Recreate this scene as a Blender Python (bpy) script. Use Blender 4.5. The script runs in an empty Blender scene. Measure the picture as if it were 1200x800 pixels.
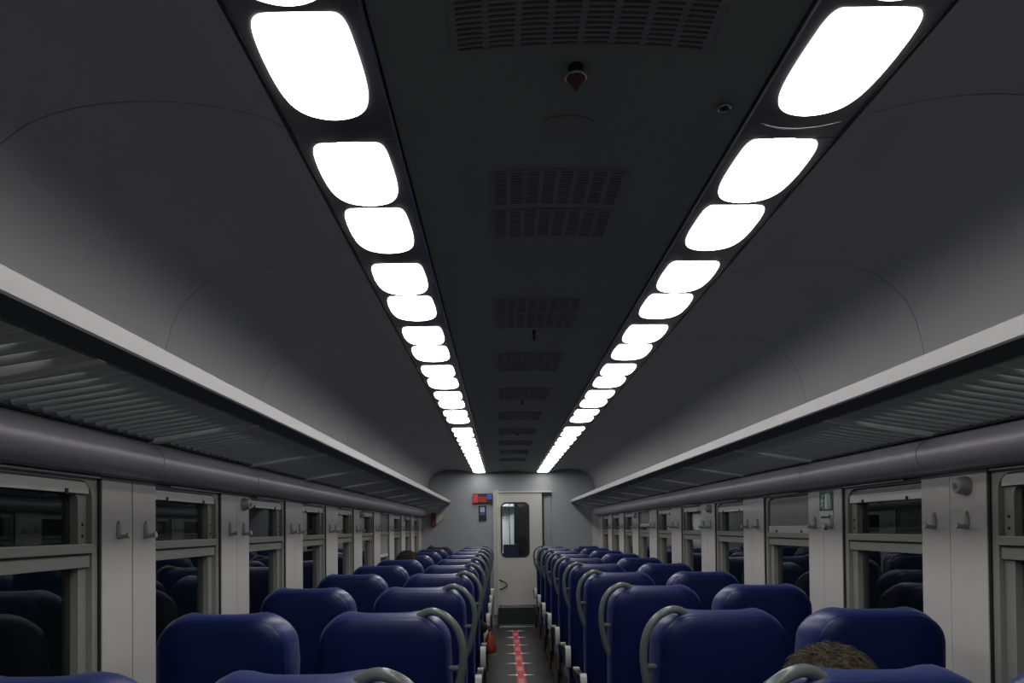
import bpy, bmesh, math, random
from mathutils import Vector, Matrix, noise
random.seed(7)
C = bpy.context.scene.collection
PI = math.pi
rad = math.radians
CX = 0.148            # centre line of the saloon
PITCH = 0.897         # one bay / one seat row
ORD = ['first','second','third','fourth','fifth','sixth','seventh','eighth','ninth','tenth','eleventh','twelfth','thirteenth','fourteenth','fifteenth','sixteenth']

# ------------------------------------------------------------------ materials
def mat(name, col, rough=.5, metal=0., spec=.5, coat=0., bump=None, vary=None, emis=None, trans=0., ior=1.45, speckle=None):
    m = bpy.data.materials.new(name); m.use_nodes = True
    nt = m.node_tree; b = nt.nodes['Principled BSDF']
    b.inputs['Base Color'].default_value = (*col, 1)
    b.inputs['Roughness'].default_value = rough
    b.inputs['Metallic'].default_value = metal
    b.inputs['Specular IOR Level'].default_value = spec
    b.inputs['Coat Weight'].default_value = coat
    b.inputs['Transmission Weight'].default_value = trans
    b.inputs['IOR'].default_value = ior
    if emis:
        b.inputs['Emission Color'].default_value = (*emis[0], 1)
        b.inputs['Emission Strength'].default_value = emis[1]
    tc = nt.nodes.new('ShaderNodeTexCoord')
    if vary:
        sc, amt = vary
        n = nt.nodes.new('ShaderNodeTexNoise'); n.inputs['Scale'].default_value = sc
        n.inputs['Detail'].default_value = 4
        nt.links.new(tc.outputs['Object'], n.inputs['Vector'])
        mr = nt.nodes.new('ShaderNodeMapRange')
        mr.inputs['To Min'].default_value = 1-amt; mr.inputs['To Max'].default_value = 1+amt
        nt.links.new(n.outputs['Fac'], mr.inputs['Value'])
        mx = nt.nodes.new('ShaderNodeMix'); mx.data_type = 'RGBA'; mx.blend_type = 'MULTIPLY'
        mx.inputs['Factor'].default_value = 1
        mx.inputs['A'].default_value = (*col, 1)
        cmb = nt.nodes.new('ShaderNodeCombineColor')
        for i in range(3): nt.links.new(mr.outputs['Result'], cmb.inputs[i])
        nt.links.new(cmb.outputs['Color'], mx.inputs['B'])
        nt.links.new(mx.outputs['Result'], b.inputs['Base Color'])
    if bump:
        sc, st = bump
        n = nt.nodes.new('ShaderNodeTexNoise'); n.inputs['Scale'].default_value = sc
        n.inputs['Detail'].default_value = 3
        nt.links.new(tc.outputs['Object'], n.inputs['Vector'])
        bp = nt.nodes.new('ShaderNodeBump'); bp.inputs['Strength'].default_value = st
        bp.inputs['Distance'].default_value = .002
        nt.links.new(n.outputs['Fac'], bp.inputs['Height'])
        nt.links.new(bp.outputs['Normal'], b.inputs['Normal'])
    return m

M = {}
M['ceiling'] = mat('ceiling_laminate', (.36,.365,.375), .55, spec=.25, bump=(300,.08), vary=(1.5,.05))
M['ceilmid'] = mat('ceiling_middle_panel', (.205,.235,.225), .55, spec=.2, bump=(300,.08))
M['panel'] = mat('wall_panel', (.50,.49,.475), .5, spec=.3, vary=(4,.05))
M['endwall'] = mat('end_wall_laminate', (.30,.31,.325), .5, spec=.3, vary=(3,.05))
M['door'] = mat('door_enamel', (.50,.49,.45), .45, spec=.35, vary=(3,.04))
M['seal'] = mat('black_rubber', (.008,.009,.009), .6)
M['frame'] = mat('window_frame_metal', (.27,.275,.255), .4, metal=.12)
M['blindbar'] = mat('blind_bar_white', (.58,.58,.56), .4)
M['blind'] = mat('blind_fabric', (.25,.245,.245), .85, bump=(900,.2))
M['glass'] = mat('window_glass', (.55,.62,.6), 0., trans=1., ior=1.55)
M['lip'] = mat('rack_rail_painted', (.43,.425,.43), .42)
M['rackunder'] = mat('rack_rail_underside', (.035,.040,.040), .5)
M['slat'] = mat('rack_slat_grey', (.42,.44,.43), .38, metal=.2)
M['racksheet'] = mat('rack_sheet_dark', (.035,.042,.038), .6)
M['bracket'] = mat('rack_bracket_grey', (.55,.56,.55), .42, metal=.1)
M['tube'] = mat('duct_aluminium', (.40,.39,.43), .42, metal=.45, bump=(45,.25))
M['cassette'] = mat('valance_dark_grey', (.16,.165,.165), .45)
M['housing'] = mat('light_housing_dark', (.10,.10,.115), .3, spec=.6)
M['trim'] = mat('bright_metal_trim', (.62,.62,.62), .25, metal=.9)
M['lamp'] = mat('diffuser_glow', (.8,.8,.8), .4, emis=((1.,.985,.97), 9.8))
M['floor'] = mat('floor_vinyl', (.045,.047,.048), .33, spec=.45, vary=(6,.25), bump=(60,.1))
M['step'] = mat('step_vinyl', (.016,.018,.019), .8, spec=.2, vary=(20,.2))
M['blue'] = mat('seat_blue_leatherette', (.013,.023,.115), .36, spec=.55, bump=(260,.15), vary=(5,.12))
M['blueback'] = mat('seat_blue_shell', (.0028,.009,.062), .42, spec=.3, bump=(160,.08), vary=(5,.12))
M['handle'] = mat('handle_grey', (.13,.15,.145), .28, spec=.6)
M['armcap'] = mat('armrest_light_grey', (.52,.55,.53), .4)
M['black'] = mat('black_plastic', (.008,.009,.010), .45)
M['hook'] = mat('hook_grey', (.30,.30,.29), .35, metal=.2)
M['vent'] = mat('vent_dark', (.20,.205,.21), .6)
M['ventback'] = mat('vent_recess', (.09,.095,.095), .8)
M['red'] = mat('tape_red', (.50,.055,.07), .45, vary=(8,.15))
M['tapewhite'] = mat('tape_white', (.80,.76,.76), .45)
M['tapepink'] = mat('tape_pale_print', (.60,.22,.22), .45, vary=(90,.5))
M['signgreen'] = mat('sign_green', (.005,.11,.07), .4)
M['signwhite'] = mat('sign_white', (.62,.64,.62), .4)
M['dispred'] = mat('poster_red', (.55,.03,.05), .4)
M['led'] = mat('display_red_leds', (.1,.0,.0), .4, emis=((1,.05,.02), .35))
M['signblue'] = mat('sign_blue', (.03,.10,.42), .4)
M['paper'] = mat('notice_grey', (.35,.37,.40), .5)
M['brown'] = mat('brown_case', (.09,.03,.02), .5)
M['beige'] = mat('beige_case', (.40,.38,.30), .5)
M['hairbrown'] = mat('hair_brown', (.045,.032,.015), .55, vary=(60,.4))
M['hairdark'] = mat('hair_dark', (.012,.011,.008), .6, vary=(60,.4))
M['skin'] = mat('skin', (.36,.17,.11), .5)
M['coat'] = mat('dark_jacket_cloth', (.012,.015,.014), .9, bump=(80,.4))
M['greycoat'] = mat('grey_jacket_cloth', (.05,.055,.06), .9, bump=(80,.4))
M['denim'] = mat('dark_trousers', (.02,.024,.035), .9)
M['shoe'] = mat('shoe_black', (.015,.013,.012), .5)
M['orange'] = mat('orange_bag_leather', (.24,.042,.016), .5, vary=(25,.45), bump=(60,.4))
M['tealdark'] = mat('vestibule_dark_panel', (.006,.02,.03), .35)
M['vestwhite'] = mat('vestibule_white_panel', (.62,.62,.66), .4)
M['vlamp'] = mat('vestibule_lamp_glow', (.8,.8,.8), .4, emis=((1,.98,.98), 45))

for k_ in ('blue', 'blueback'):
    b_ = M[k_].node_tree.nodes['Principled BSDF']
    b_.inputs['Sheen Weight'].default_value = .12 if k_ == 'blue' else .0
    b_.inputs['Sheen Roughness'].default_value = .45
    b_.inputs['Sheen Tint'].default_value = (.7,.75,1,1)
# ------------------------------------------------------------------ mesh helpers
class MB:
    def __init__(s): s.bm = bmesh.new(); s.mats = []; s.cur = 0
    def use(s, m):
        if m not in s.mats: s.mats.append(m)
        s.cur = s.mats.index(m); return s
    def face(s, vs):
        try: f = s.bm.faces.new(vs)
        except ValueError: return None
        f.material_index = s.cur; return f
    def box(s, x0, x1, y0, y1, z0, z1, bev=0, T=None):
        if x0 > x1: x0, x1 = x1, x0
        if y0 > y1: y0, y1 = y1, y0
        if z0 > z1: z0, z1 = z1, z0
        b2 = bmesh.new()
        bmesh.ops.create_cube(b2, size=1)
        for v in b2.verts:
            v.co = Vector(((x0+x1)/2+v.co.x*(x1-x0), (y0+y1)/2+v.co.y*(y1-y0), (z0+z1)/2+v.co.z*(z1-z0)))
        if bev:
            bmesh.ops.bevel(b2, geom=b2.edges[:], offset=bev, segments=2, profile=.7, affect='EDGES')
        s.merge(b2, T); return s
    def merge(s, b2, T=None):
        mp = {}
        for v in b2.verts: mp[v] = s.bm.verts.new(T @ v.co if T else v.co)
        for f in b2.faces: s.face([mp[v] for v in f.verts])
        b2.free()
    def loft(s, rings, close=True, caps=True, flip=False):
        R = [[s.bm.verts.new(p) for p in r] for r in rings]
        n = len(R[0])
        for a, b in zip(R[:-1], R[1:]):
            for i in range(n if close else n-1):
                j = (i+1) % n
                s.face([a[i], a[j], b[j], b[i]])
        if caps and close:
            s.face(R[0][::-1]); s.face(R[-1])
        return R
    def tube(s, pts, r, n=10, caps=True, closed=False):
        pts = [Vector(p) for p in pts]
        rr = r if isinstance(r, (list, tuple)) else [r]*len(pts)
        rings = []; up = None
        for i, p in enumerate(pts):
            if closed: t = pts[(i+1) % len(pts)]-pts[i-1]
            else: t = pts[min(i+1, len(pts)-1)]-pts[max(i-1, 0)]
            t.normalize()
            if up is None:
                up = Vector((0,0,1)) if abs(t.z) < .9 else Vector((1,0,0))
            u = (up-t*up.dot(t)).normalized(); w = t.cross(u); up = u
            rings.append([p+(u*math.cos(2*PI*k/n)+w*math.sin(2*PI*k/n))*rr[i] for k in range(n)])
        if closed: rings.append(rings[0])
        s.loft(rings, True, caps and not closed)
        return s
    def prism(s, poly, axis, a0, a1, T=None):
        """poly: 2D points. axis 'y': (x,z); 'x': (y,z); 'z': (x,y)"""
        def P(p, a):
            v = {'y': (p[0], a, p[1]), 'x': (a, p[0], p[1]), 'z': (p[0], p[1], a)}[axis]
            return T @ Vector(v) if T else Vector(v)
        s.loft([[P(p, a0) for p in poly], [P(p, a1) for p in poly]]); return s
    def ring(s, outer, inner, axis, a0, a1):
        """frame between two closed 2D loops with the same point count"""
        def P(p, a): return {'y': (p[0], a, p[1]), 'x': (a, p[0], p[1]), 'z': (p[0], p[1], a)}[axis]
        L = [[s.bm.verts.new(P(p, a)) for p in lp] for lp, a in ((outer,a0),(outer,a1),(inner,a1),(inner,a0))]
        n = len(outer)
        for k in range(4):
            A, B = L[k], L[(k+1) % 4]
            for i in range(n):
                j = (i+1) % n; s.face([A[i], A[j], B[j], B[i]])
        return s
    def build(s, name, m=None, parent=None, smooth=None, loc=None):
        bmesh.ops.recalc_face_normals(s.bm, faces=s.bm.faces[:])
        me = bpy.data.meshes.new(name)
        s.bm.to_mesh(me); s.bm.free()
        if s.mats:
            for k in s.mats: me.materials.append(M[k])
        else: me.materials.append(M[m])
        if smooth is not None:
            me.polygons.foreach_set('use_smooth', [True]*len(me.polygons))
            try: me.set_sharp_from_angle(angle=rad(smooth))
            except Exception: pass
        o = bpy.data.objects.new(name, me); C.objects.link(o)
        if parent: o.parent = parent
        if loc: o.location = loc
        return o

def rrect(x0, x1, z0, z1, r, n=6):
    """rounded rectangle loop, r single or (bl, br, tr, tl)"""
    if not isinstance(r, (tuple, list)): r = (r,)*4
    out = []
    for (cx, cz, a0, q) in ((x0, z0, PI, r[0]), (x1, z0, 1.5*PI, r[1]), (x1, z1, 0, r[2]), (x0, z1, .5*PI, r[3])):
        sx = 1 if cx == x0 else -1; sz = 1 if cz == z0 else -1
        for k in range(n+1):
            a = a0+.5*PI*k/n
            out.append((cx+sx*q+q*math.cos(a), cz+sz*q+q*math.sin(a)))
    return out

def tag(o, label=None, cat=None, group=None, kind=None):
    if label: o['label'] = label
    if cat: o['category'] = cat
    if group: o['group'] = group
    if kind: o['kind'] = kind
    return o
def empty(name, loc, rz=0):
    o = bpy.data.objects.new(name, None); C.objects.link(o)
    o.location = loc; o.rotation_euler = (0,0,rz); o.empty_display_size = .1
    return o
def struct(o): o['kind'] = 'structure'; return o
def kids(o): return [c for c in C.objects if c.parent == o]
def copy_tree(o, parent=None):
    c = o.copy(); C.objects.link(c)
    if parent: c.parent = parent
    for ch in kids(o): copy_tree(ch, c)
    return c

Y0, YE = -1.75, 10.5      # rear of the built saloon, face of the end wall
WL, WR = -1.232, 1.495    # pillar faces

# ------------------------------------------------------------------ floor
b = MB(); b.box(-1.45, 1.75, Y0-.1, 12.6, -.06, 0)
struct(b.build('floor', 'floor'))

# ------------------------------------------------------------------ ceiling (one moulded skin, grooved at every panel joint)
cove = [(.5925,2.338),(.63,2.356),(.68,2.371),(.75,2.385),(.817,2.393),(.89,2.396),(.958,2.393),(1.02,2.385),(1.082,2.370),(1.135,2.347),(1.185,2.310),(1.232,2.259),(1.264,2.193),(1.283,2.12),(1.297,2.03),(1.312,1.93),(1.33,1.80),(1.335,1.70)]
chan = [(.5925,2.338),(.5925,2.375),(.360,2.375),(.360,2.342)]
mid = [(.30,2.352),(.2,2.364),(.1,2.371),(0,2.374)]
half = list(reversed(cove))+chan[1:]+mid        # outer -> centre
prof = [(-a, z) for a, z in half]+[(a, z) for a, z in reversed(half[:-1])]
ng = len(cove)
joint = [1.412+PITCH*k for k in range(-4, 11)]
joint = [j for j in joint if Y0 < j < YE]
rows = [(Y0, 0)]
for j in joint:
    rows += [(j-.0017, 0), (j-.0012, 1), (j+.0012, 1), (j+.0017, 0)]
rows += [(YE+.02, 0)]
nrm = []
for i, (a, z) in enumerate(prof):
    p = Vector(prof[max(i-1,0)]); q = Vector(prof[min(i+1,len(prof)-1)]); t = (q-p).normalized()
    nrm.append(Vector((-t.y, t.x)))
b = MB(); V = []
for (y, g) in rows:
    r = []
    for i, (a, z) in enumerate(prof):
        iscove = i < ng or i >= len(prof)-ng
        d = .005*g if iscove else 0
        n = nrm[i]
        if n.y < 0: n = -n
        if a < -1.2 and n.x > 0: n = -n
        if a > 1.2 and n.x < 0: n = -n
        r.append(Vector((CX+a+n.x*d, y, z+n.y*d)))
    V.append(r)
b.loft(V, close=False, caps=False)
ce = b.build('ceiling', 'ceiling', smooth=35)
sm = ce.modifiers.new('thick', 'SOLIDIFY'); sm.thickness = .02; sm.offset = -1
ce.data.flip_normals()
struct(ce)
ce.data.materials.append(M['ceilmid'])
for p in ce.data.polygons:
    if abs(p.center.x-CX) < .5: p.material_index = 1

# ------------------------------------------------------------------ side walls (below and above the windows)
for side, s in (('left', -1), ('right', 1)):
    W = WL if s < 0 else WR
    b = MB()
    b.box(W+s*.0095, W+s*.14, Y0-.1, YE+.1, 0, .80)
    b.box(W+s*.035, W+s*.14, Y0-.1, YE+.1, 1.655, 1.80)
    b.box(W+s*.002, W+s*.02, Y0, YE, .12, .16, .004)
    # corner panel by the end wall
    b.box(W, W+s*.14, 10.165, YE+.05, 0, 1.66)
    if s > 0: b.box(W-.105, W+.01, 10.47, YE+.04, 0, 1.70)
    struct(b.build('wall_'+side, 'panel'))
    b = MB(); b.box(W+s*.002, W+s*.0095, Y0, 10.16, 0, .1, .002)
    struct(b.build('baseboard_'+side, 'black'))
# closing wall behind the camera
b = MB(); b.box(-1.45, 1.75, Y0-.12, Y0-.02, 0, 2.45)
struct(b.build('wall_rear', 'endwall'))

# pillar panels between the windows, two leaves with a narrow joint
TR = [0]
def pillar(s, k):
    W = WL if s < 0 else WR
    y0 = 2.105+PITCH*k; y1 = y0+.325; ym = (y0+y1)/2+.01
    b = MB()
    g = .0035 if (s < 0 and k == 0) else .0012
    b.use('panel').box(W, W+s*.009, y0, ym-g, .1, 1.668, .0015)
    b.box(W, W+s*.009, ym+g, y1, .1, 1.668, .0015)
    b.use('seal').box(W+s*.004, W+s*.0092, y0-.010, y1+.004, .1, 1.66)
    b.box(W+s*.0092, W+s*.05, y0+.02, y1-.11, .1, 1.655)
    TR[0] += 1
    o = b.build('trim_%d' % TR[0]); struct(o); return o
for s in (-1, 1):
    for k in range(-4, 9): pillar(s, k)

# ------------------------------------------------------------------ windows
WN = [0]
def window(s, k):
    """window that ends at pillar k (between pillar k-1 and pillar k)"""
    W = WL if s < 0 else WR
    y0 = 2.43+PITCH*(k-1)-.10; y1 = 2.105+PITCH*k+.008
    xf = W+s*.0095; xg = W+s*.048
    WN[0] += 1
    e = empty('window_%d' % WN[0], (xf, (y0+y1)/2, .8)); struct(e)
    def L(o): o.location = (-xf, -(y0+y1)/2, -.8); return o
    b = MB()
    n = 6
    b.ring(rrect(y0, y1, .80, 1.666, .002, n), rrect(y0+.045, y1-.045, .84, 1.652, (.03,.03,.055,.055), n), 'x', xf, xf+s*.05)
    L(b.build('outer_frame', 'frame', e, smooth=40))
    b = MB()
    # inner sash ring with the hopper's side stiles
    b.ring(rrect(y0+.047, y1-.047, .842, 1.650, (.03,.03,.05,.05), n), rrect(y0+.085, y1-.088, .862, 1.622, (.02,.02,.04,.04), n), 'x', xf+s*.016, xf+s*.055)
    L(b.build('sash_frame', 'frame', e, smooth=40))
    b = MB()
    b.use('frame').box(xf-s*.006, xf+s*.06, y0+.108, y1-.046, 1.434, 1.462, .003)
    b.use('seal').box(xf+s*.0, xf+s*.06, y0+.055, y1-.055, 1.4285, 1.434)
    b.use('frame').box(xf+s*.004, xf+s*.06, y0+.05, y1-.05, 1.392, 1.4285, .002)
    L(b.build('transom', 'frame', e))
    b = MB()
    for dz in (0, .035): b.tube([(xf+s*.0175, y1-.067, 1.485+dz), (xf+s*.0145, y1-.067, 1.485+dz)], .005, 8)
    L(b.build('screw', 'seal', e))
    b = MB(); b.box(xg, xg+s*.006, y0+.08, y1-.085, 1.455, 1.62)
    L(b.build('upper_pane', 'glass', e))
    b = MB(); b.box(xg, xg+s*.006, y0+.08, y1-.085, .855, 1.40)
    L(b.build('lower_pane', 'glass', e))
    # rubber strip against the pillar and exterior recess
    b = MB()
    b.ring(rrect(y0+.06, y1-.06, .845, 1.635, .02, n), rrect(y0+.083, y1-.086, .860, 1.614, .04, n), 'x', xf+s*.056, xf+s*.072)
    L(b.build('gasket', 'seal', e))
    return y0, y1
blind_z = {(1,1):1.592, (1,2):1.462, (1,3):1.592, (1,6):1.495, (-1,6):1.20}
ax = {}
for s in (-1, 1):
    for k in range(-3, 10):
        y0, y1 = window(s, k)
        side = 'left' if s < 0 else 'right'
        W = WL if s < 0 else WR
        zb = blind_z.get((s, k), 1.612)
        cy = (y0+y1)/2
        e = empty('roller_blind', (W, cy, 1.66))
        down = zb < 1.6
        where = (ORD[k]+' '+side+' window from the camera' if k >= 0 else side+' window behind the camera')
        tag(e, ('grey roller blind partly lowered over the ' if 1.55 < zb < 1.6 else 'grey roller blind pulled far down over the ' if down else 'rolled up blind with white bar atop the ')+where, 'blind', 'roller blinds in the windows')
        def L(o): o.location = (-W, -cy, -1.66); return o
        b = MB()
        xb = W+s*.012
        b.box(xb, xb+s*.011, y0+.055, y1-.056, zb, zb+.034, .002)
        L(b.build('bottom_bar', 'blindbar', e))
        for yy in (y0+.2, y1-.17):
            b = MB(); b.box(xb-s*.003, xb+s*.004, yy, yy+.014, zb-.006, zb+.012, .002)
            L(b.build('catch', 'seal', e))
        if down:
            b = MB(); n = 24; R = []
            for i in range(n+1):
                y = y0+.06+(y1-y0-.125)*i/n
                w = .0025*math.sin(i*.9)+.0015*math.sin(i*2.3)
                R.append([(xb+s*(.005+w), y, zb+.033), (xb+s*.005, y, 1.640), (xb+s*.008, y, 1.640), (xb+s*(.008+w), y, zb+.033)])
            b.loft(R); L(b.build('fabric', 'blind', e, smooth=60))
        else:
            b = MB(); b.tube([(W+s*.022, y0+.06, 1.652), (W+s*.022, y1-.065, 1.652)], .006, 10)
            L(b.build('fabric_roll', 'blind', e, smooth=60))

# ------------------------------------------------------------------ duct tubes above the windows, with valance
for s in (-1, 1):
    side = 'left' if s < 0 else 'right'
    W = WL if s < 0 else WR
    xt = W-s*(-.0) + (-s)*(-.0)
    xc = W-s*.052*-1*-1 + 0
    xc = W - s*(-1)*(-.042) if False else W - s*.040
    e = empty('air_duct', (xc, Y0, 1.66))
    tag(e, 'long round aluminium air duct running above the %s windows under the rack' % side, 'air duct', 'ducts above the windows')
    def L(o): o.location = (-xc, -Y0, -1.66); return o
    ys = [Y0]+[2.3+PITCH*k for k in range(-4, 10)]+[YE]
    zc = 1.731
    for i, (ya, yb) in enumerate(zip(ys[:-1], ys[1:])):
        b = MB(); n = 28
        sec = [(xc+.056*math.cos(2*PI*t/n), zc+.056*math.sin(2*PI*t/n)) for t in range(n)]
        b.prism(sec, 'y', ya+.002, yb-.002)
        L(b.build('duct_section', 'tube', e, smooth=40))
    b = MB()
    # soffit under the tube
    P = [(xc-s*.012, 1.681), (xc+s*.02, 1.670), (W+s*.036, 1.668), (W+s*.036, 1.69), (xc+s*.02, 1.682)]
    b.prism(P, 'y', Y0, YE)
    L(b.build('valance', 'cassette', e))
    b = MB(); n = 12
    sec = [(xc+.047*math.cos(2*PI*t/n), zc+.047*math.sin(2*PI*t/n)) for t in range(n)]
    b.prism(sec, 'y', Y0, YE)
    L(b.build('duct_core', 'seal', e))
    for k in range(-3, 10):
        ya = 2.43+PITCH*(k-1)+.10; yb = 2.105+PITCH*k-.02
        b = MB(); b.box(W-s*.006, W+s*.004, ya, yb, 1.6595, 1.667, .002)
        L(b.build('edge_strip', 'trim', e))

# ------------------------------------------------------------------ luggage racks
for s in (-1, 1):
    side = 'left' if s < 0 else 'right'
    Xf = -.785 if s < 0 else 1.058
    Xr = -1.180 if s < 0 else 1.446
    e = empty('luggage_rack', (Xf, Y0, 1.80))
    tag(e, 'long slatted luggage rack with pale front rail along the %s side' % side, 'luggage rack', 'luggage racks')
    def L(o): o.location = (-Xf, -Y0, -1.80); return o
    X = lambda o: Xf+s*o
    b = MB(); b.use('lip')
    b.prism([(X(0),1.921),(X(.0),1.882),(X(.004),1.878),(X(.012),1.878),(X(.012),1.914),(X(.05),1.914),(X(.05),1.922),(X(.004),1.924)], 'y', Y0, YE-.003)
    L(b.build('front_rail', 'lip', e))
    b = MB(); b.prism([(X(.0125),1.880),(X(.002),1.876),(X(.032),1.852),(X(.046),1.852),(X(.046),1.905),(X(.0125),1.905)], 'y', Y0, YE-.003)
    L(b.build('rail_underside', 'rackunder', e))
    b = MB(); b.prism([(Xr-s*.0,1.794),(Xr+s*.02,1.794),(Xr+s*.02,1.80),(Xr,1.80)], 'y', Y0, YE-.003)
    L(b.build('rear_rail', 'rackunder', e))
    br = [2.3+PITCH*k for k in range(-4, 10)]
    za, zb = 1.864, 1.807
    for y in br:
        b = MB()
        b.prism([(X(.036),za-.014),(X(.036),za+.012),(Xr,zb+.01),(Xr+s*.05,zb+.01),(Xr+s*.05,zb-.012),(Xr-s*.01,zb-.014),(Xr-s*.06,zb-.008)], 'y', y-.016, y+.016)
        L(b.build('bracket', 'bracket', e))
    edges = [Y0]+br+[YE]
    for ya, yb in zip(edges[:-1], edges[1:]):
        n = max(1, round((yb-ya)/.056)); b = MB()
        for i in range(1, n):
            y = ya+(yb-ya)*i/n
            if y-ya < .03 or yb-y < .02: continue
            b.tube([(X(.036), y, za), (Xr+s*.02, y, zb)], .0115, 8)
        L(b.build('slat_panel', 'slat', e, smooth=50))
    xw = CX+s*1.312
    b = MB(); b.prism([(xw-s*.004,2.035),(xw-s*.012,2.03),(xw+s*.0,1.80),(xw+s*.012,1.80)], 'y', Y0, YE-.003)
    L(b.build('rear_panel', 'racksheet', e))

# ------------------------------------------------------------------ ceiling light fittings
def diff_outline():
    """plan outline of one lens, near edge flat, far edge strongly rounded; x 0..1 wide, y 0..1 long"""
    pts = [(.075,.018),(.19,.001),(.5,-.004),(.78,.006),(.89,.040),(.95,.11),(.985,.25),(1.0,.45),(.993,.62),(.965,.76),(.905,.865),(.81,.937),(.67,.982),(.5,1.0),(.33,.982),(.19,.937),(.095,.865),(.035,.76),(.007,.62),(0,.45),(.006,.25),(.022,.10)]
    P = [Vector(p) for p in pts]; out = []
    n = len(P)
    for i in range(n):
        p0, p1, p2, p3 = P[i-1], P[i], P[(i+1) % n], P[(i+2) % n]
        for t in (0, .33, .67):
            t2, t3 = t*t, t*t*t
            out.append(.5*((2*p1)+(-p0+p2)*t+(2*p0-5*p1+4*p2-p3)*t2+(-p0+3*p1-3*p2+p3)*t3))
    return out
DO = diff_outline()
ZL = 2.340
def make_light(s):
    """origin: inner edge side at near end; runs +Y; s=-1 left row"""
    e = empty('ceiling_light', (0,0,ZL))
    ln = .68; w = .216
    b = MB(); b.use('housing')
    # slightly dished housing plate
    sec = []
    for i in range(9):
        t = i/8; sec.append((s*(t*w), .001-.003*math.sin(PI*t)))
    sec += [(s*w, .02), (0, .02)]
    b.prism(sec, 'y', .0012, ln-.0012)
    b.build('housing', 'housing', e, smooth=30)
    b = MB(); b.use('trim').box(-s*.001, -s*.0055, .001, ln-.001, -.006, .012)
    b.build('inner_edge_trim', 'trim', e)
    b = MB(); b.use('seal').box(s*w, s*(w+.006), .001, ln-.001, -.002, .012)
    b.build('outer_seal', 'seal', e)
    lw = .172
    for yy, ll in ((.002, .290), (.306, .292)):
        b = MB(); rings = []
        for (sc, z) in ((1.0, .004), (1.0, -.0022), (.985, -.0027), (.85, -.0032), (.6, -.0036), (.3, -.004)):
            rings.append([(s*(.026+lw/2+(p.x-.5)*lw*sc), yy+ll/2+(p.y-.5)*ll*sc, z) for p in DO])
        b.loft(rings); b.build('diffuser', 'lamp', e, smooth=60)
    return e
starts = [.79+.68*k for k in range(-4, 7)] + [5.72+.68*k for k in range(7)]
starts = [y for y in starts if y < 10.0]
blank = []
for s in (-1, 1):
    side = 'left' if s < 0 else 'right'
    proto = make_light(s)
    vis = 0
    for i, y in enumerate(starts):
        o = proto if i == 0 else copy_tree(proto)
        o.location = (CX+s*.369, y, ZL)
        if y > .5:
            lab = 'twin-lens ceiling light, %s of the %s row counted from the camera' % (ORD[vis], side); vis += 1
        else:
            lab = 'twin-lens ceiling light of the %s row behind the camera' % side
        tag(o, lab, 'ceiling light', 'twin-lens ceiling lights, %s row' % side)
    # plain filler plate in the gap of the row
    b = MB(); w = .216; sec = [(s*(i/8*w), .001-.003*math.sin(PI*i/8)) for i in range(9)]+[(s*w, .02), (0, .02)]
    b.prism(sec, 'y', 0, .166)
    o = b.build('filler_plate', 'housing', smooth=30, loc=(CX+s*.369, 5.552, ZL))
    tag(o, 'plain dark filler plate in the gap of the %s light row' % side, 'cover plate')
# thin curved metal rod standing in for reflected light at the right fitting's seam
b = MB(); pts = []
for i in range(15):
    t = i/14; pts.append((CX+.369+.03+.165*t, 1.405+.022*(1-(2*t-1)**2)-.004*t+.004, ZL-.004))
b.tube(pts, [.0006+.0022*math.sin(PI*(i/14))**.6 for i in range(15)], 6)
o = b.build('glint_rod', 'trim', smooth=60)
tag(o, 'thin curved rod added as a light glint between the first two right fittings', 'joint strip')

# ------------------------------------------------------------------ ceiling vents, sensors
def zc(a): # height of the middle ceiling
    a = abs(a); return 2.374-.032*(a/.36)**2
def vent(y0, y1, w, label):
    e = empty('ceiling_vent', (CX, (y0+y1)/2, 2.36))
    tag(e, label, 'vent', 'grilles in the middle of the ceiling')
    yc = (y0+y1)/2
    nb = 8; b = MB()
    for k in range(nb+1):
        a = -w/2+w*k/nb
        b.box(a-.006, a+.006, y0-yc, y1-yc, zc(a)-.004-2.36, zc(a)-.0005-2.36)
    b.build('rib', 'vent', e)
    b = MB()
    n = max(6, int((y1-y0)/.012))
    for i in range(n+1):
        y = y0-yc+(y1-y0)*i/n
        R = []
        for k in range(13):
            a = -w/2+w*k/12; z = zc(a)-2.36
            R.append([(a, y-.0025, z-.0045), (a, y+.0025, z-.0045), (a, y+.0025, z-.001), (a, y-.0025, z-.001)])
        b.loft(R)
    b.build('louvre_panel', 'vent', e)
    b = MB(); R = []
    for k in range(13):
        a = -w/2+w*k/12; z = zc(a)-2.36
        R.append([(a, y0-yc, z-.0012), (a, y1-yc, z-.0012), (a, y1-yc, z+.004), (a, y0-yc, z+.004)])
    b.loft(R); b.build('backing', 'ventback', e)
vent(.93, 1.22, .45, 'wide dark ceiling grille nearest the camera at the top of the photo')
for k in range(9):
    y = 1.655+.93*k if k < 2 else 3.40+.86*(k-2)
    if y > 9.7: break
    vent(y, y+.165, .33, 'nearer dark grille of the %s pair on the ceiling counted from the camera' % ORD[k])
    vent(y+.205, y+.37, .33, 'farther dark grille of the %s pair on the ceiling counted from the camera' % ORD[k])
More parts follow.
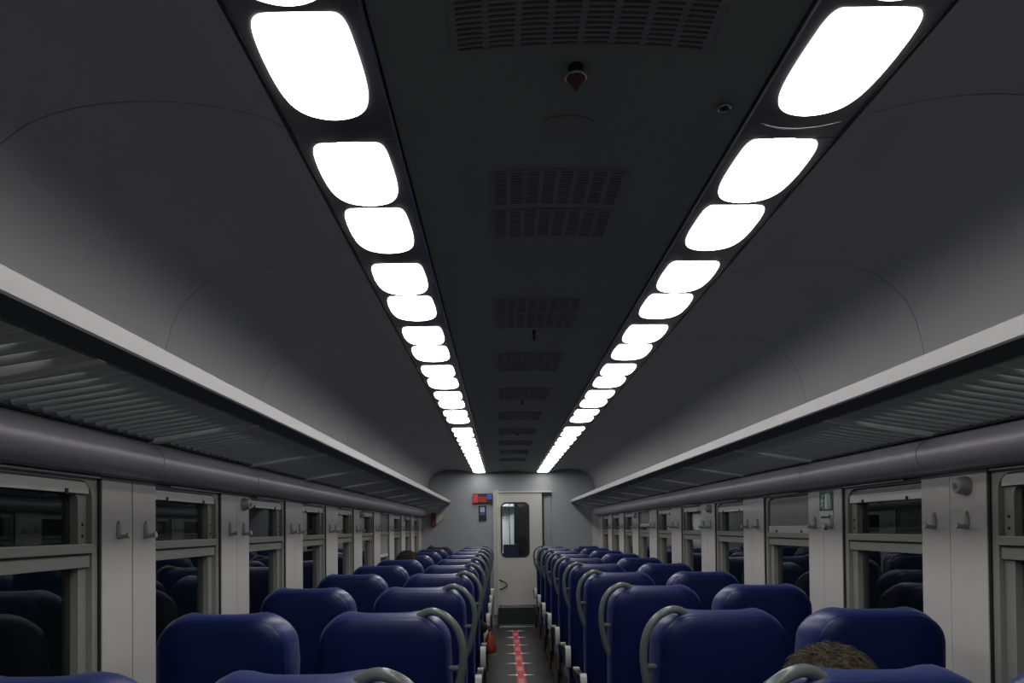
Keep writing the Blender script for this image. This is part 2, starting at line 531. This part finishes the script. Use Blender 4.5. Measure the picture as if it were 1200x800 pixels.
def sensor(x, y, r, h, name, label, stem=False):
    z = zc(x-CX)
    e = empty(name, (x, y, z)); tag(e, label, name.replace('_', ' '))
    b = MB()
    b.tube([(0,0,0), (0,0,-h*.45)], [r*.8, r*.75], 16); b.build('collar', 'black', e, smooth=40)
    b = MB(); b.tube([(0,0,-h*.45), (0,0,-h*.5), (0,0,-h*.75), (0,0,-h)], [r, r, r*.5, r*.12], 16)
    b.build('nozzle', 'brown' if stem else 'black', e, smooth=40)
    b = MB(); b.tube([(r*math.cos(t*PI/8), r*math.sin(t*PI/8), -h*.47) for t in range(16)], .0025, 6, closed=True)
    b.build('chrome_ring', 'trim', e, smooth=40)
sensor(.148, 1.285, .019, .045, 'ceiling_sensor', 'dark ceiling sensor with chrome ring below the nearest wide grille', True)
sensor(.458, 1.372, .012, .010, 'ceiling_stud', 'small chrome stud on the ceiling beside the right light row')
sensor(.150, 3.02, .009, .05, 'ceiling_sensor', 'thin dark ceiling sensor behind the second pair of grilles')
sensor(.150, 4.70, .009, .03, 'ceiling_sensor', 'tiny dark ceiling sensor halfway along the saloon ceiling')
sensor(.150, 6.30, .009, .03, 'ceiling_sensor', 'tiny ceiling sensor farthest from the camera')
b = MB(); b.prism([(.056*math.cos(2*PI*t/28), .028*math.sin(2*PI*t/28)) for t in range(28)], 'z', -.004, 0)
o = b.build('ceiling_cover', 'vent', loc=(.152, 1.463, 2.3735)); tag(o, 'flat dark oval cover on the ceiling between sensor and grilles', 'cover plate')

# ------------------------------------------------------------------ coat hooks, knobs, exit sign on the pillars
def make_hook(s):
    e = empty('coat_hook', (0,0,0))
    b = MB()
    # teardrop plate
    pl = []
    for t in range(20):
        a = 2*PI*t/20; yy = .0085*math.sin(a); zz = .030*math.cos(a)
        pl.append((yy*(1.15-.35*math.cos(a)), zz))
    R = []
    for (o, sc) in ((-.001, 1), (.006, .95), (.009, .7)):
        R.append([(-s*o, p[0]*sc, p[1]*(.5+.5*sc)) for p in pl])
    b.loft(R); b.build('plate', 'hook', e, smooth=50)
    b = MB()
    b.tube([(-s*.006,0,-.020), (-s*.014,0,-.0215), (-s*.026,0,-.020), (-s*.033,0,-.0175), (-s*.036,0,-.017), (-s*.040,0,-.0165)], [.010,.0075,.0065,.008,.0115,.0105], 12)
    b.build('peg', 'hook', e, smooth=50)
    return e
def knob(s, y, z, label):
    W = WL if s < 0 else WR
    e = empty('round_knob', (W, y, z)); tag(e, label, 'wall knob', 'round knobs on the pillars')
    b = MB(); b.tube([(s*.002,0,0), (-s*.004,0,0), (-s*.030,0,0), (-s*.034,0,0)], [.031,.031,.025,.022], 24)
    b.build('body', 'hook', e, smooth=40)
    b = MB(); b.tube([(-s*.034,0,0), (-s*.038,0,0)], [.012,.009], 12); b.box(-s*.0365, -s*.042, -.002, .002, -.008, .008)
    b.build('key', 'hook', e, smooth=40)
for s in (-1, 1):
    side = 'left' if s < 0 else 'right'
    W = WL if s < 0 else WR
    proto = make_hook(s); first = True
    for k in range(0, 9):
        for j, off in enumerate((.085, .25)):
            o = proto if first else copy_tree(proto); first = False
            o.location = (W, 2.105+PITCH*k+off, 1.503+(.008 if s > 0 else 0))
            tag(o, 'grey coat hook on the %s %s pillar from the camera, %s of its pair' % (ORD[k], side, ('nearer', 'farther')[j]), 'coat hook', 'coat hooks on the pillars')
for s, k in ((1,0),(1,3),(1,6),(-1,1),(-1,4),(-1,7)):
    knob(s, 2.105+PITCH*k+(.09 if s > 0 else .25), 1.622, 'round grey knob above a coat hook on the %s %s pillar from the camera' % (ORD[k], 'left' if s < 0 else 'right'))
# emergency exit sign on the second right pillar: Y is 'depth', seen from the aisle left = far
e = empty('exit_sign', (WR-.001, 3.14, 1.58))
tag(e, 'green and white running-man exit sign with arrow on the second right pillar', 'exit sign')
def quad(b, y0, y1, z0, z1, x0=0, x1=-.002): b.box(x0, x1, y0, y1, z0, z1)
b = MB(); quad(b, -.065, .065, -.015, .075); b.build('green_panel', 'signgreen', e)
b = MB(); quad(b, -.065, .065, -.073, -.017); b.build('arrow_panel', 'signwhite', e)
b = MB()
# figure (far side = left as seen from the aisle); u grows toward the camera = right
def F(u0, v0, u1, v1, w):
    d = Vector((u1-u0, v1-v0)); d.normalize(); n = Vector((-d.y, d.x))*w/2
    poly = [(-(u0+n.x), v0+n.y), (-(u1+n.x), v1+n.y), (-(u1-n.x), v1-n.y), (-(u0-n.x), v0-n.y)]
    b.prism(poly, 'x', -.0005, -.0032)
F(-.033,.045,-.037,.018,.012); F(-.037,.02,-.026,.006,.007); F(-.026,.006,-.028,-.008,.006)
F(-.037,.02,-.046,.006,.007); F(-.046,.006,-.057,.004,.006); F(-.034,.042,-.022,.030,.005); F(-.034,.042,-.048,.033,.005); F(-.048,.033,-.052,.022,.005)
b.prism([(.031+.0065*math.cos(2*PI*t/12), .054+.0065*math.sin(2*PI*t/12)) for t in range(12)], 'x', -.0005, -.0032)
F(.002,-.008,.002,.062,.022); F(.024,-.010,.024,.064,.010); F(.044,-.006,.036,.058,.007)
b.build('running_man_and_door', 'signwhite', e)
b = MB()
F(-.052,-.045,.035,-.045,.010)
b.prism([(-.03,-.030),(-.055,-.045),(-.03,-.060)], 'x', -.0005, -.0032)
b.build('arrow', 'signgreen', e)
b = MB(); b.tube([(WR-.001,3.14,1.483),(WR-.012,3.14,1.481)], [.006,.005], 10)
o = b.build('wall_stud', 'black', smooth=40); tag(o, 'small dark stud under the exit sign between the hooks', 'stud')

# ------------------------------------------------------------------ end wall, door, step
DX0, DX1 = -.055, .617
b = MB()
b.box(-1.45, DX0-.01, YE, YE+.09, 0, 2.50)
b.box(DX1, 1.75, YE, YE+.09, 0, 2.50)
b.box(DX0-.01, DX1, YE, YE+.09, 2.03, 2.50)
struct(b.build('wall_end', 'endwall'))
b = MB(); b.box(DX0-.075, DX0-.02, YE-.03, YE, .16, 2.06, .003)
b.box(DX0-.02, DX0+.0, YE-.045, YE-.0, .22, 2.075, .003)
struct(b.build('trim_40', 'door'))
b = MB(); b.box(DX0, DX1+.145, YE-.06, YE-.0, 2.035, 2.055, .003)
struct(b.build('trim_41', 'door'))
b = MB(); b.box(DX1-.002, DX1+.145, YE-.055, YE-.0, 1.995, 2.033)
b.box(DX1+.003, DX1+.03, YE-.03, YE, .29, 2.0)
struct(b.build('trim_42', 'seal'))
b = MB(); b.box(DX1+.045, DX1+.14, YE-.012, YE, .29, 1.99, .003)
struct(b.build('trim_43', 'endwall'))
e = empty('door_1', (DX0, YE, .29)); struct(e)
def L(o): o.location = (-DX0, -YE, -.29); return o
wx0, wx1, wz0, wz1 = -.013, .42, 1.045, 1.885
yb0, yb1 = YE-.038, YE-.004
b = MB(); n = 8
inner = rrect(wx0, wx1, wz0, wz1, .085, n)
def proj(p):
    x, z = p; cx, cz = (wx0+wx1)/2, (wz0+wz1)/2
    return p
outer = rrect(DX0+.002, DX1, .30, 2.03, .004, n)
b.ring(outer, inner, 'y', yb0, yb1); L(b.build('leaf', 'door', e))
b = MB(); b.ring(rrect(wx0-.004, wx1+.004, wz0-.004, wz1+.004, .088, n), rrect(wx0+.02, wx1-.02, wz0+.02, wz1-.02, .068, n), 'y', yb0-.006, yb1)
L(b.build('window_gasket', 'seal', e, smooth=40))
b = MB(); b.prism(rrect(wx0+.015, wx1-.015, wz0+.015, wz1-.015, .07, n), 'y', yb0+.012, yb0+.018)
L(b.build('pane', 'glass', e))
b = MB()
pts = [(DX0+.012+.115*math.sin(PI*t/14)**.7*1.0, YE-.05-.03*math.sin(PI*t/14), .695-.135*t/14) for t in range(15)]
pts[0] = (DX0+.012, YE-.038, .70); pts[-1] = (DX0+.012, YE-.038, .555)
b.tube(pts, .008, 8); L(b.build('door_handle', 'black', e, smooth=50))
b = MB(); b.box(DX0+.005, DX1, YE-.042, YE-.037, .30, .325, .001); L(b.build('kick_strip', 'trim', e))
b = MB(); b.tube([(DX1+.13, YE-.012, 1.345), (DX1+.13, YE-.02, 1.345)], .008, 12)
o = b.build('door_lock', 'black'); tag(o, 'small round dark lock on the end wall right of the door', 'lock')
# sloped step up to the door
b = MB()
b.use('step').prism([(10.345, 0), (10.345, .006), (10.455, .275), (10.50, .29), (12.6, .29), (12.6, 0)], 'x', DX0-.008, 1.05)
o = struct(b.build('trim_44'))
b = MB(); b.box(DX0-.0, 1.05, 10.335, 10.352, 0, .012, .002)
struct(b.build('trim_45', 'trim'))
b = MB(); b.box(DX0+.0, 1.0, 10.352, 10.356, .022, .03); b.box(DX0, DX1+.1, 10.448, 10.462, .273, .29, .002)
struct(b.build('trim_46', 'frame'))
# vestibule behind the door
b = MB()
b.use('vestwhite').box(-.5, .125, 11.75, 11.8, .29, 2.3)
b.use('tealdark').box(.22, 1.2, 11.6, 11.65, .29, 2.3)
b.box(.205, .225, 11.4, 11.65, .29, 2.3)
b.use('vestwhite').box(.14, .22, 11.72, 11.8, .29, 2.3)
b.use('seal').box(-.5, 1.2, 11.55, 11.75, 1.83, 1.86)
b.use('vestwhite').box(-.6, 1.3, 10.62, 12.0, 2.12, 2.16)
b.use('tealdark').box(-.62, -.5, 10.6, 12.0, .29, 2.2); b.box(1.2, 1.3, 10.6, 12.0, .29, 2.2)
struct(b.build('wall_vestibule'))
b = MB(); b.box(-.35, -.05, 11.0, 11.5, 2.105, 2.119, .004)
o = b.build('vestibule_lamp', 'vlamp'); tag(o, 'ceiling lamp of the vestibule glimpsed through the door window', 'lamp')
b = MB(); b.box(.02, .30, 11.3, 11.36, .75, 1.22, .02)
b2 = b.build('vestibule_seat_back', 'blueback'); tag(b2, 'dark blue tip-up seat back seen through the door window', 'seat back')
# display and notices on the end wall
def wx(px): return (px-588)*YE/800
def wz(py): return 1.5-(py-618)*YE/800
e = empty('information_display', (wx(566), YE, wz(583)))
tag(e, 'black passenger display with red lettering and blue panel above the notice on the end wall', 'display')
def L(o): o.location = (-wx(566), -YE, -wz(583)); return o
b = MB(); b.box(wx(554.5), wx(577), YE-.045, YE, wz(589.5), wz(578), .003); L(b.build('casing', 'black', e))
b = MB(); b.box(wx(554.8), wx(560.5), YE-.048, YE-.044, wz(589), wz(578.8)); L(b.build('red_panel', 'dispred', e))
b = MB(); b.box(wx(571), wx(576.6), YE-.048, YE-.044, wz(585), wz(578.8)); L(b.build('blue_panel', 'signblue', e))
b = MB()
for r_ in range(3):
    x = wx(561.2)
    while x < wx(570.2):
        w = random.uniform(.006, .016)
        b.box(x, x+w, YE-.048, YE-.045, wz(583.4+r_*2.2), wz(581.8+r_*2.2)); x += w+.006
L(b.build('led_text', 'led', e))
e = empty('wall_notice', (wx(565.5), YE, wz(601)))
tag(e, 'small dark framed notice with grey picture and blue band below the display', 'notice')
def L(o): o.location = (-wx(565.5), -YE, -wz(601)); return o
b = MB(); b.box(wx(561), wx(570), YE-.015, YE, wz(610), wz(592.5), .002); L(b.build('board', 'black', e))
b = MB(); b.prism(rrect(wx(562.7), wx(568.3), wz(600), wz(593.8), .012, 4), 'y', YE-.017, YE-.014); L(b.build('picture', 'paper', e))
b = MB(); b.box(wx(562), wx(569), YE-.017, YE-.014, wz(603), wz(601)); L(b.build('blue_band', 'signblue', e))
# small casing under the left rack end
e = empty('hammer_case', (wx(509), YE, wz(607)))
tag(e, 'small brown case with beige side on the end wall under the left rack', 'wall case')
def L(o): o.location = (-wx(509), -YE, -wz(607)); return o
b = MB(); b.prism(rrect(wx(505.5), wx(511.5), wz(616), wz(600), .02, 4), 'y', YE-.07, YE+.003); L(b.build('case', 'brown', e))
b = MB(); b.prism([(wx(511.7), wz(614)), (wx(511.7), wz(602)), (wx(521), wz(602)), (wx(521), wz(606))], 'y', YE-.05, YE); L(b.build('side_cover', 'beige', e))

# ------------------------------------------------------------------ seats
def back_outline(inset, wing=0.):
    """(x, z) loop of a seat back seen from behind"""
    n = 9; out = []
    zb, zt = .36, 1.232; r = .098; rb = .05
    i = inset
    def w(z):
        t = (z-.36)/.866
        return .207-.006*max(0, (t-.55)/.45)**1.0-.004*math.sin(PI*min(1, t/.6))
    R = max(.02, r-i*.7)
    # bottom-left to bottom-right
    for t in range(5): out.append((-(w(zb)-i-rb)*(1-t/2), zb+i))
    for k in range(1, 5):
        a = -PI/2+PI/2*k/4; out.append((w(zb)-i-rb+rb*math.cos(a), zb+i+rb+rb*math.sin(a)))
    for k in range(1, 12):
        z = zb+i+rb+(zt-i-R-zb-i-rb)*k/12; out.append((w(z)-i, z))
    for k in range(n+1):
        a = PI/2*k/n; out.append((w(zt)-i-R+R*math.cos(a), zt-i-R+R*math.sin(a)))
    m = 12
    for k in range(1, m):
        x = (w(zt)-i-R)*(1-2*k/m); out.append((x, zt-i))
    for k in range(n+1):
        a = PI/2+PI/2*k/n; out.append((-(w(zt)-i-R)+R*math.cos(a), zt-i-R+R*math.sin(a)))
    for k in range(11, 0, -1):
        z = zb+i+rb+(zt-i-R-zb-i-rb)*k/12; out.append((-(w(z)-i), z))
    for k in range(0, 4):
        a = PI+PI/2*k/4; out.append((-(w(zb)-i-rb)+rb*math.cos(a), zb+i+rb+rb*math.sin(a)))
    return out
def lean(z): return (1.2-z)*.09
def depth(x, z):
    """front y of the cushion relative to the rear shell"""
    t = min(1, max(0, (z-.95)/.12)); side = min(1, abs(x)/.20)
    return .125+.080*t*(side**3)+.03*(1-t)*(side**4)
def wingz(x, z):
    t = max(0, (z-1.10)/.126)
    hump = math.exp(-((abs(x)-.125)/.05)**2)
    return .010*hump*t
def P3(p, f, extra=0., zx=0.):
    x, z = p
    return Vector((x, lean(z)+f*depth(x, z)+extra, z+zx*wingz(x, z)))
def make_back(e):
    # rear shell
    b = MB(); rings = []
    o0 = back_outline(0)
    def sc(o, k, cz=.80): return [(p[0]*k, cz+(p[1]-cz)*k) for p in o]
    for k, ex in ((.25,-.012),(.6,-.010)): rings.append([P3(p, 0, ex) for p in sc(back_outline(.045), k)])
    for ins, ex in ((.05,-.006),(.028,.000),(.014,.006),(.009,.014),(.008,.024),(.008,.034)):
        rings.append([P3(p, 0, ex) for p in back_outline(ins)])
    b.loft(rings); b.build('rear_shell', 'blueback', e, smooth=60)
    # front cushion
    b = MB(); rings = []
    rings.append([P3(p, 0, .030) for p in back_outline(.014)])
    for ins, f, ex, zx in ((.004,0,.036,0),(-.002,.12,.034,0),(-.004,.45,.022,.3),(.000,.75,.0,.8),(.006,.9,0,1),(.018,.97,0,1),(.035,1,0,1)):
        rings.append([P3(p, f, ex, zx) for p in back_outline(ins)])
    for k in (.8,.5,.25): rings.append([P3(p, 1, 0, 0) for p in sc(back_outline(.035), k)])
    b.loft(rings); b.build('back_cushion', 'blue', e, smooth=60)
def make_seat(s, aisle):
    """s = block side; aisle side of the seat is +x for the left block, -x for the right block"""
    d = -s
    e = empty('train_seat', (0,0,0))
    make_back(e)
    b = MB(); R = []
    for (y, zt, hw) in ((.16,.47,.215),(.20,.485,.22),(.32,.48,.223),(.48,.485,.223),(.57,.475,.22),(.61,.45,.213),(.62,.42,.205)):
        R.append([(p[0], y, p[1]) for p in rrect(-hw, hw, .375, zt, .022, 4)])
    b.loft([[Vector((q[0]*.92, q[1], q[2])) for q in r] for r in R]); b.build('seat_cushion', 'blue', e, smooth=60)
    b = MB()
    b.box(-.19, .19, .20, .56, .345, .374, .006)
    b.prism([(.28,.005),(.50,.005),(.50,.02),(.44,.05),(.42,.345),(.32,.345),(.32,.05),(.28,.02)], 'x', -.14, -.10)
    b.prism([(.28,.005),(.50,.005),(.50,.02),(.44,.05),(.42,.345),(.32,.345),(.32,.05),(.28,.02)], 'x', .10, .14)
    b.build('base_frame', 'black', e)
    # armrest
    xa = d*(.233 if aisle else .243); hw = .019 if aisle else .014
    b = MB()
    DYA = -.065; side = [(-.005,.60),(.0,.56),(.03,.535),(.07,.53),(.12,.55),(.36,.595),(.40,.605),(.405,.62),(.39,.632),(.12,.655),(.05,.672),(.015,.665),(.0,.645)]
    side = [(p[0]+DYA, p[1]) for p in side]; b.prism(side, 'x', xa-hw, xa+hw); b.build('armrest', 'black', e, smooth=30)
    if aisle:
        b = MB()
        b.prism([(p[0]+DYA, p[1]) for p in [(-.012,.60),(-.006,.555),(.006,.535),(.012,.54),(.004,.60),(.012,.655),(.03,.672),(.025,.682),(.002,.668),(-.009,.645)]], 'x', xa-.018, xa+.018)
        c = b.build('rear_cap', 'armcap', e, smooth=30); c['label'] = 'light grey armrest end cap'
        b = MB(); b.prism([(p[0]+DYA, p[1]) for p in [(.335,.637),(.40,.632),(.408,.622),(.412,.63),(.402,.643),(.335,.648)]], 'x', xa-.018, xa+.018)
        c = b.build('front_cap', 'armcap', e, smooth=30); c['label'] = 'light grey armrest front pad'
        # skirt panel on the aisle side
        b = MB(); b.prism([(.13,.10),(.50,.08),(.52,.30),(.47,.40),(.14,.42),(.09,.30)], 'x', d*.206, d*.222)
        b.build('side_panel', 'black', e)
        # grab handle: loop from the top of the back round to its side
        b = MB()
        Q = [(.105,1.222,.055),(.130,1.238,.048),(.160,1.243,.038),(.197,1.228,.030),(.230,1.192,.025),(.245,1.145,.025),(.247,1.095,.030),(.240,1.045,.037),(.229,1.00,.046),(.217,.965,.055),(.200,.930,.062)]
        pts = []
        Qv = [Vector((d*x, y+lean(z), z)) for x, z, y in Q]
        for i in range(len(Qv)-1):
            p0, p1, p2, p3 = Qv[max(i-1,0)], Qv[i], Qv[i+1], Qv[min(i+2, len(Qv)-1)]
            for t in (0, .33, .67):
                t2, t3 = t*t, t*t*t
                pts.append(.5*((2*p1)+(-p0+p2)*t+(2*p0-5*p1+4*p2-p3)*t2+(-p0+3*p1-3*p2+p3)*t3))
        pts.append(Qv[-1]); m = len(pts)
        rr = [.0125+.003*min(1, abs(i/m-.4)*0)+(.004 if i/m > .62 else 0)*(i/m-.62)*3 for i in range(m)]
        b.tube(pts, rr, 12)
        h = b.build('grab_handle', 'handle', e, smooth=60); h['label'] = 'grey loop grab handle'
        b = MB(); b.tube([(d*.195, .06+lean(1.06), 1.062), (d*.226, .040+lean(1.06), 1.064), (d*.238, .034+lean(1.06), 1.066)], [.008,.0095,.012], 10)
        b.build('handle_knuckle', 'handle', h, smooth=60)
    return e
SEATX = {(-1,1): -.370, (-1,0): -.868, (1,1): .680, (1,0): 1.160}
extra = {(1,1,0): ', brown hair above it', (-1,0,5): ', dark hair above it', (-1,0,9): ', under dark cloth'}
for s in (-1, 1):
    for aisle in (1, 0):
        proto = make_seat(s, aisle)
        for k in range(10):
            o = proto if k == 0 else copy_tree(proto)
            o.location = (SEATX[(s,aisle)], 1.172+.898*k, 0)
            o.rotation_euler = (0, 0, rad(random.uniform(-.4,.4)))
            side = 'left' if s < 0 else 'right'
            tag(o, 'blue %s, %s block, %s row from camera%s' % ('aisle seat with grey handle' if aisle else 'window seat beside the windows', side, ORD[k], extra.get((s,aisle,k), '')), 'seat', 'blue seats of the %s block' % side)

# ------------------------------------------------------------------ aisle tape
e = empty('floor_tape', (.18, 4, 0)); tag(e, 'red distance-marking tape with white cross marks along the aisle floor', 'floor tape')
def L(o): o.location = (-.18, -4, 0); return o
b = MB(); b.box(.18-.046, .18+.046, -1.0, 9.97, .0005, .002); L(b.build('red_band', 'red', e))
for k in range(18):
    y = 9.92-.592*k
    if y < -.9: break
    b = MB()
    for sd in (-1, 1):
        b.prism([(.18+sd*.030, y-.034), (.18+sd*.06, y-.022), (.18+sd*.135, y-.004), (.18+sd*.135, y+.004), (.18+sd*.06, y+.022), (.18+sd*.030, y+.034)], 'z', .0021, .003)
    L(b.build('cross_mark', 'tapewhite', e))
    b = MB(); b.box(.18-.028, .18+.028, y-.40, y-.18, .0021, .0026); L(b.build('printed_block', 'tapepink', e))

# ------------------------------------------------------------------ people
def skin_obj(name, verts, edges, radii, m, parent, root=0, sub=2):
    me = bpy.data.meshes.new(name); me.from_pydata(verts, edges, [])
    o = bpy.data.objects.new(name, me); C.objects.link(o); o.parent = parent
    bm = bmesh.new(); bm.from_mesh(me); lay = bm.verts.layers.skin.verify()
    bm.verts.ensure_lookup_table()
    for i, v in enumerate(bm.verts):
        r = radii[i]; v[lay].radius = (r, r) if not isinstance(r, tuple) else r
        v[lay].use_root = (i == root)
    bm.to_mesh(me); bm.free()
    me.materials.append(M[m])
    md = o.modifiers.new('skin', 'SKIN'); md.use_smooth_shade = True; md.branch_smoothing = .4
    sd = o.modifiers.new('sub', 'SUBSURF'); sd.levels = sub; sd.render_levels = sub
    return o
def person(loc, label, hairm, coatm, headturn=0, top=1.27, armout=0, side=1, longhair=False):
    e = empty('person', loc); tag(e, label, 'person')
    V = []; E = []; Rr = []
    def v(p, r, par=None):
        V.append(p); Rr.append(r)
        if par is not None: E.append((par, len(V)-1))
        return len(V)-1
    dz = top-1.27
    pel = v((0,.0,.575), .13); wai = v((0,-.06,.70+dz*.4), .12, pel); che = v((0,-.09,.86+dz*.7), .135, wai)
    shl = v((0,-.085,.955+dz), .09, che); nk = v((0,-.06,1.03+dz), .052, shl)
    h1 = v((0,-.035,1.085+dz), .062, nk); h2 = v((0,-.03,1.145+dz), .084, h1); h3 = v((0,-.035,1.20+dz), .075, h2); h4 = v((0,-.035,1.24+dz), .045, h3)
    ct, st = math.cos(headturn), math.sin(headturn)
    def hd(x, y, z): return (x*ct-y*st, -.03+x*st+y*ct, z+dz)
    v(hd(0,.100,1.135), .014, h2); v(hd(.088,.0,1.14), .014, h2); v(hd(-.088,.0,1.14), .014, h2)
    CV = []; CE = []; CR = []
    def c(p, r, par=None):
        CV.append(p); CR.append(r)
        if par is not None: CE.append((par, len(CV)-1))
        return len(CV)-1
    cp = c((0,.0,.60), .145); cw = c((0,-.06,.71+dz*.4), .14, cp); cc = c((0,-.09,.86+dz*.7), .15, cw); cs = c((0,-.085,.955+dz), .105, cc); c((0,-.07,.995+dz), .07, cs)
    for sd in (-1, 1):
        out = armout if sd == side else 0
        sh = (sd*.150,-.085,.93+dz); el = (sd*(.178+out),.03,.70); wr = (sd*(.14+out*.9),.26,.665)
        if out: el = (sd*.225,.05,.735); wr = (sd*.262,.22,.72)
        a = v(sh, .052, shl); bb = v(el, .042, a); w = v(wr, .027, bb)
        pm = v((wr[0], wr[1]+.05, wr[2]), (.034,.020), w)
        ln = (.085,.095,.088,.07)
        for i in range(4):
            fx = wr[0]+(-.027+.018*i)
            f1 = v((fx, wr[1]+.085, wr[2]), .0095, pm); f2 = v((fx, wr[1]+.085+ln[i]*.5, wr[2]-.012), .0085, f1); v((fx, wr[1]+.085+ln[i]*.8, wr[2]-.04), .0075, f2)
        t1 = v((wr[0]-sd*.04, wr[1]+.055, wr[2]-.004), .011, pm); v((wr[0]-sd*.052, wr[1]+.085, wr[2]-.012), .009, t1)
        ca = c(sh, .066, cs); cb = c(el, .056, ca); c((el[0]*.15+wr[0]*.85, el[1]*.15+wr[1]*.85, el[2]*.15+wr[2]*.85), .040, cb)
        kn = (sd*.10,.43,.545); an = (sd*.105,.40,.13)
        hp = v((sd*.085,.04,.56), .085, pel); k_ = v(kn, .058, hp); a_ = v(an, .038, k_); v((sd*.11,.50,.05), .032, a_)
    skin_obj('body', V, E, Rr, 'skin', e)
    skin_obj('jacket', CV, CE, CR, coatm, e)
    TV = [(0,0,.575)]; TE = []; TR_ = [.135]
    for sd in (-1, 1):
        i = len(TV); TV += [(sd*.085,.04,.565),(sd*.10,.43,.55),(sd*.105,.40,.14)]; TR_ += [.092,.068,.052]; TE += [(0,i),(i,i+1),(i+1,i+2)]
    skin_obj('trousers', TV, TE, TR_, 'denim', e)
    for sd in (-1, 1):
        skin_obj('shoe', [(sd*.105,.38,.055),(sd*.108,.46,.05),(sd*.11,.55,.04)], [(0,1),(1,2)], [.05,.047,.036], 'shoe', e)
    for sd in (-1, 1):
        b = MB(); p = Vector(hd(sd*.033,.078,1.158)); bm2 = bmesh.new(); bmesh.ops.create_uvsphere(bm2, u_segments=10, v_segments=8, radius=.011)
        b.merge(bm2, Matrix.Translation(p)); b.build('eye', 'black', e, smooth=60)
    # hair: a lumpy cap with many short tapered locks
    b = MB(); bm2 = bmesh.new(); bmesh.ops.create_icosphere(bm2, subdivisions=5, radius=1)
    cen = Vector((0,-.04,1.165+dz)); fw = Vector((-st, ct, 0))
    for vv in bm2.verts:
        n = vv.co.copy()
        k = 1+.07*noise.noise(n*3.1)+.06*noise.noise(n*8)
        vv.co = Vector((n.x*.090*k, n.y*.104*k, n.z*.100*k))
    dele = [vv for vv in bm2.verts if (vv.co.z < -.055) or (vv.co.dot(fw) > .045 and vv.co.z < .045)]
    bmesh.ops.delete(bm2, geom=dele, context='VERTS')
    b.merge(bm2, Matrix.Translation(cen))
    for i in range(5200):
        th = random.uniform(0, 2*PI); ph = random.uniform(-.35, 1.0)
        n = Vector((math.cos(th)*math.sqrt(1-ph*ph), math.sin(th)*math.sqrt(1-ph*ph), ph))
        if n.dot(fw) > .45 and n.z < .45: continue
        base = cen+Vector((n.x*.089, n.y*.102, n.z*.098))
        t = (Vector((0,0,-1))+Vector((random.uniform(-1.3,1.3), random.uniform(-1.3,1.3), random.uniform(-.1,1.2)))); t = (t-n*t.dot(n)).normalized()
        ln = random.uniform(.02, .05); lift = random.uniform(.05, .35)+.35*max(0, noise.noise(n*6))
        pts = [base, base+t*ln*.4+n*ln*lift*.5, base+t*ln*.8+n*ln*lift*.75, base+t*ln*1.1+n*ln*lift*.5]
        b.tube(pts, [.0010,.0010,.0007,.0002], 3, caps=False)
    b.build('hair', hairm, e, smooth=60)
    return e
SY = 1.172
person((.732, SY+.40, 0), 'seated person with messy brown hair in the nearest right aisle seat', 'hairbrown', 'greycoat', 0, 1.228, side=-1)
person((-.835, SY+.898*5+.40, 0), 'seated person with short dark hair in the sixth left window seat', 'hairdark', 'coat', rad(-60), 1.30)
person((-.40, SY+.898*4+.40, 0), 'seated person in a dark sleeve leaning on the left aisle armrest, mostly hidden', 'hairdark', 'coat', 0, 1.16, armout=.09, side=1)
# orange bag dangling by the armrest
e = empty('hanging_bag', (-.100, 5.27, .535)); tag(e, 'small rust-orange bag hanging in the aisle below a dark sleeve on the left', 'bag')
b = MB(); R = []
for (z, hx, hy) in ((0,.012,.03),(.006,.036,.05),(.03,.048,.06),(.07,.044,.058),(.11,.032,.05),(.145,.018,.035),(.165,.009,.02)):
    R.append([(hx*math.cos(2*PI*t/20)*(1+.08*math.sin(5*t+z*60)), hy*math.sin(2*PI*t/20), z) for t in range(20)])
b.loft(R); b.build('bag_body', 'orange', e, smooth=60)
b = MB(); b.tube([(0,-.01,.16),(-.008,-.015,.18),(-.012,.0,.19),(-.008,.015,.18),(0,.01,.16)], .005, 8); b.build('strap', 'coat', e, smooth=60)
# dark cloth over the last left window seat
b = MB(); R = []
xs = SEATX[(-1,0)]; yb = 1.172+.898*9
nu = 24
for i in range(nu+1):
    u = i/nu; x = -.17+.34*u; row = []
    edge = (max(0, abs(x)-.09)/.10)**2
    for (y, z) in ((-.03,1.00),(-.028,1.12),(-.018,1.215),(.03,1.240),(.12,1.242),(.155,1.236)):
        w = .003*math.sin(9*u+z*20)+.022*math.exp(-((x+.11)/.03)**2)*(z > 1.2)
        row.append(Vector((xs+x, yb+y-.004+.012*math.sin(13*u)*(.5), z-.055*edge*(z > 1.05)+w)))
    R.append(row+[p+Vector((0,.003 if j < 3 else 0,-.004)) for j, p in reversed(list(enumerate(row)))])
b.loft(R)
o = b.build('draped_jacket', 'coat', smooth=60); tag(o, 'dark cloth jacket draped over the farthest left window seat', 'jacket')

# ------------------------------------------------------------------ world, camera, view
w = bpy.data.worlds.new('night'); bpy.context.scene.world = w; w.use_nodes = True
w.node_tree.nodes['Background'].inputs['Color'].default_value = (.002,.003,.003,1)
w.node_tree.nodes['Background'].inputs['Strength'].default_value = 1
cam = bpy.data.cameras.new('camera'); co = bpy.data.objects.new('camera', cam); C.objects.link(co)
cam.lens = 24; cam.sensor_width = 36; cam.clip_start = .02; cam.clip_end = 100
pitch, roll = rad(.8), rad(.5)
co.location = (0,0,1.5)
co.rotation_euler = (Matrix.Rotation(PI/2+pitch, 3, 'X') @ Matrix.Rotation(-roll, 3, 'Z')).to_euler()
cam.shift_x = 12/1200
cam.shift_y = (618-800*math.tan(pitch)-400)/1200
bpy.context.scene.camera = co
vs = bpy.context.scene.view_settings
vs.view_transform = 'Standard'; vs.look = 'None'; vs.gamma = 1; vs.use_curve_mapping = False
vs.exposure = 0
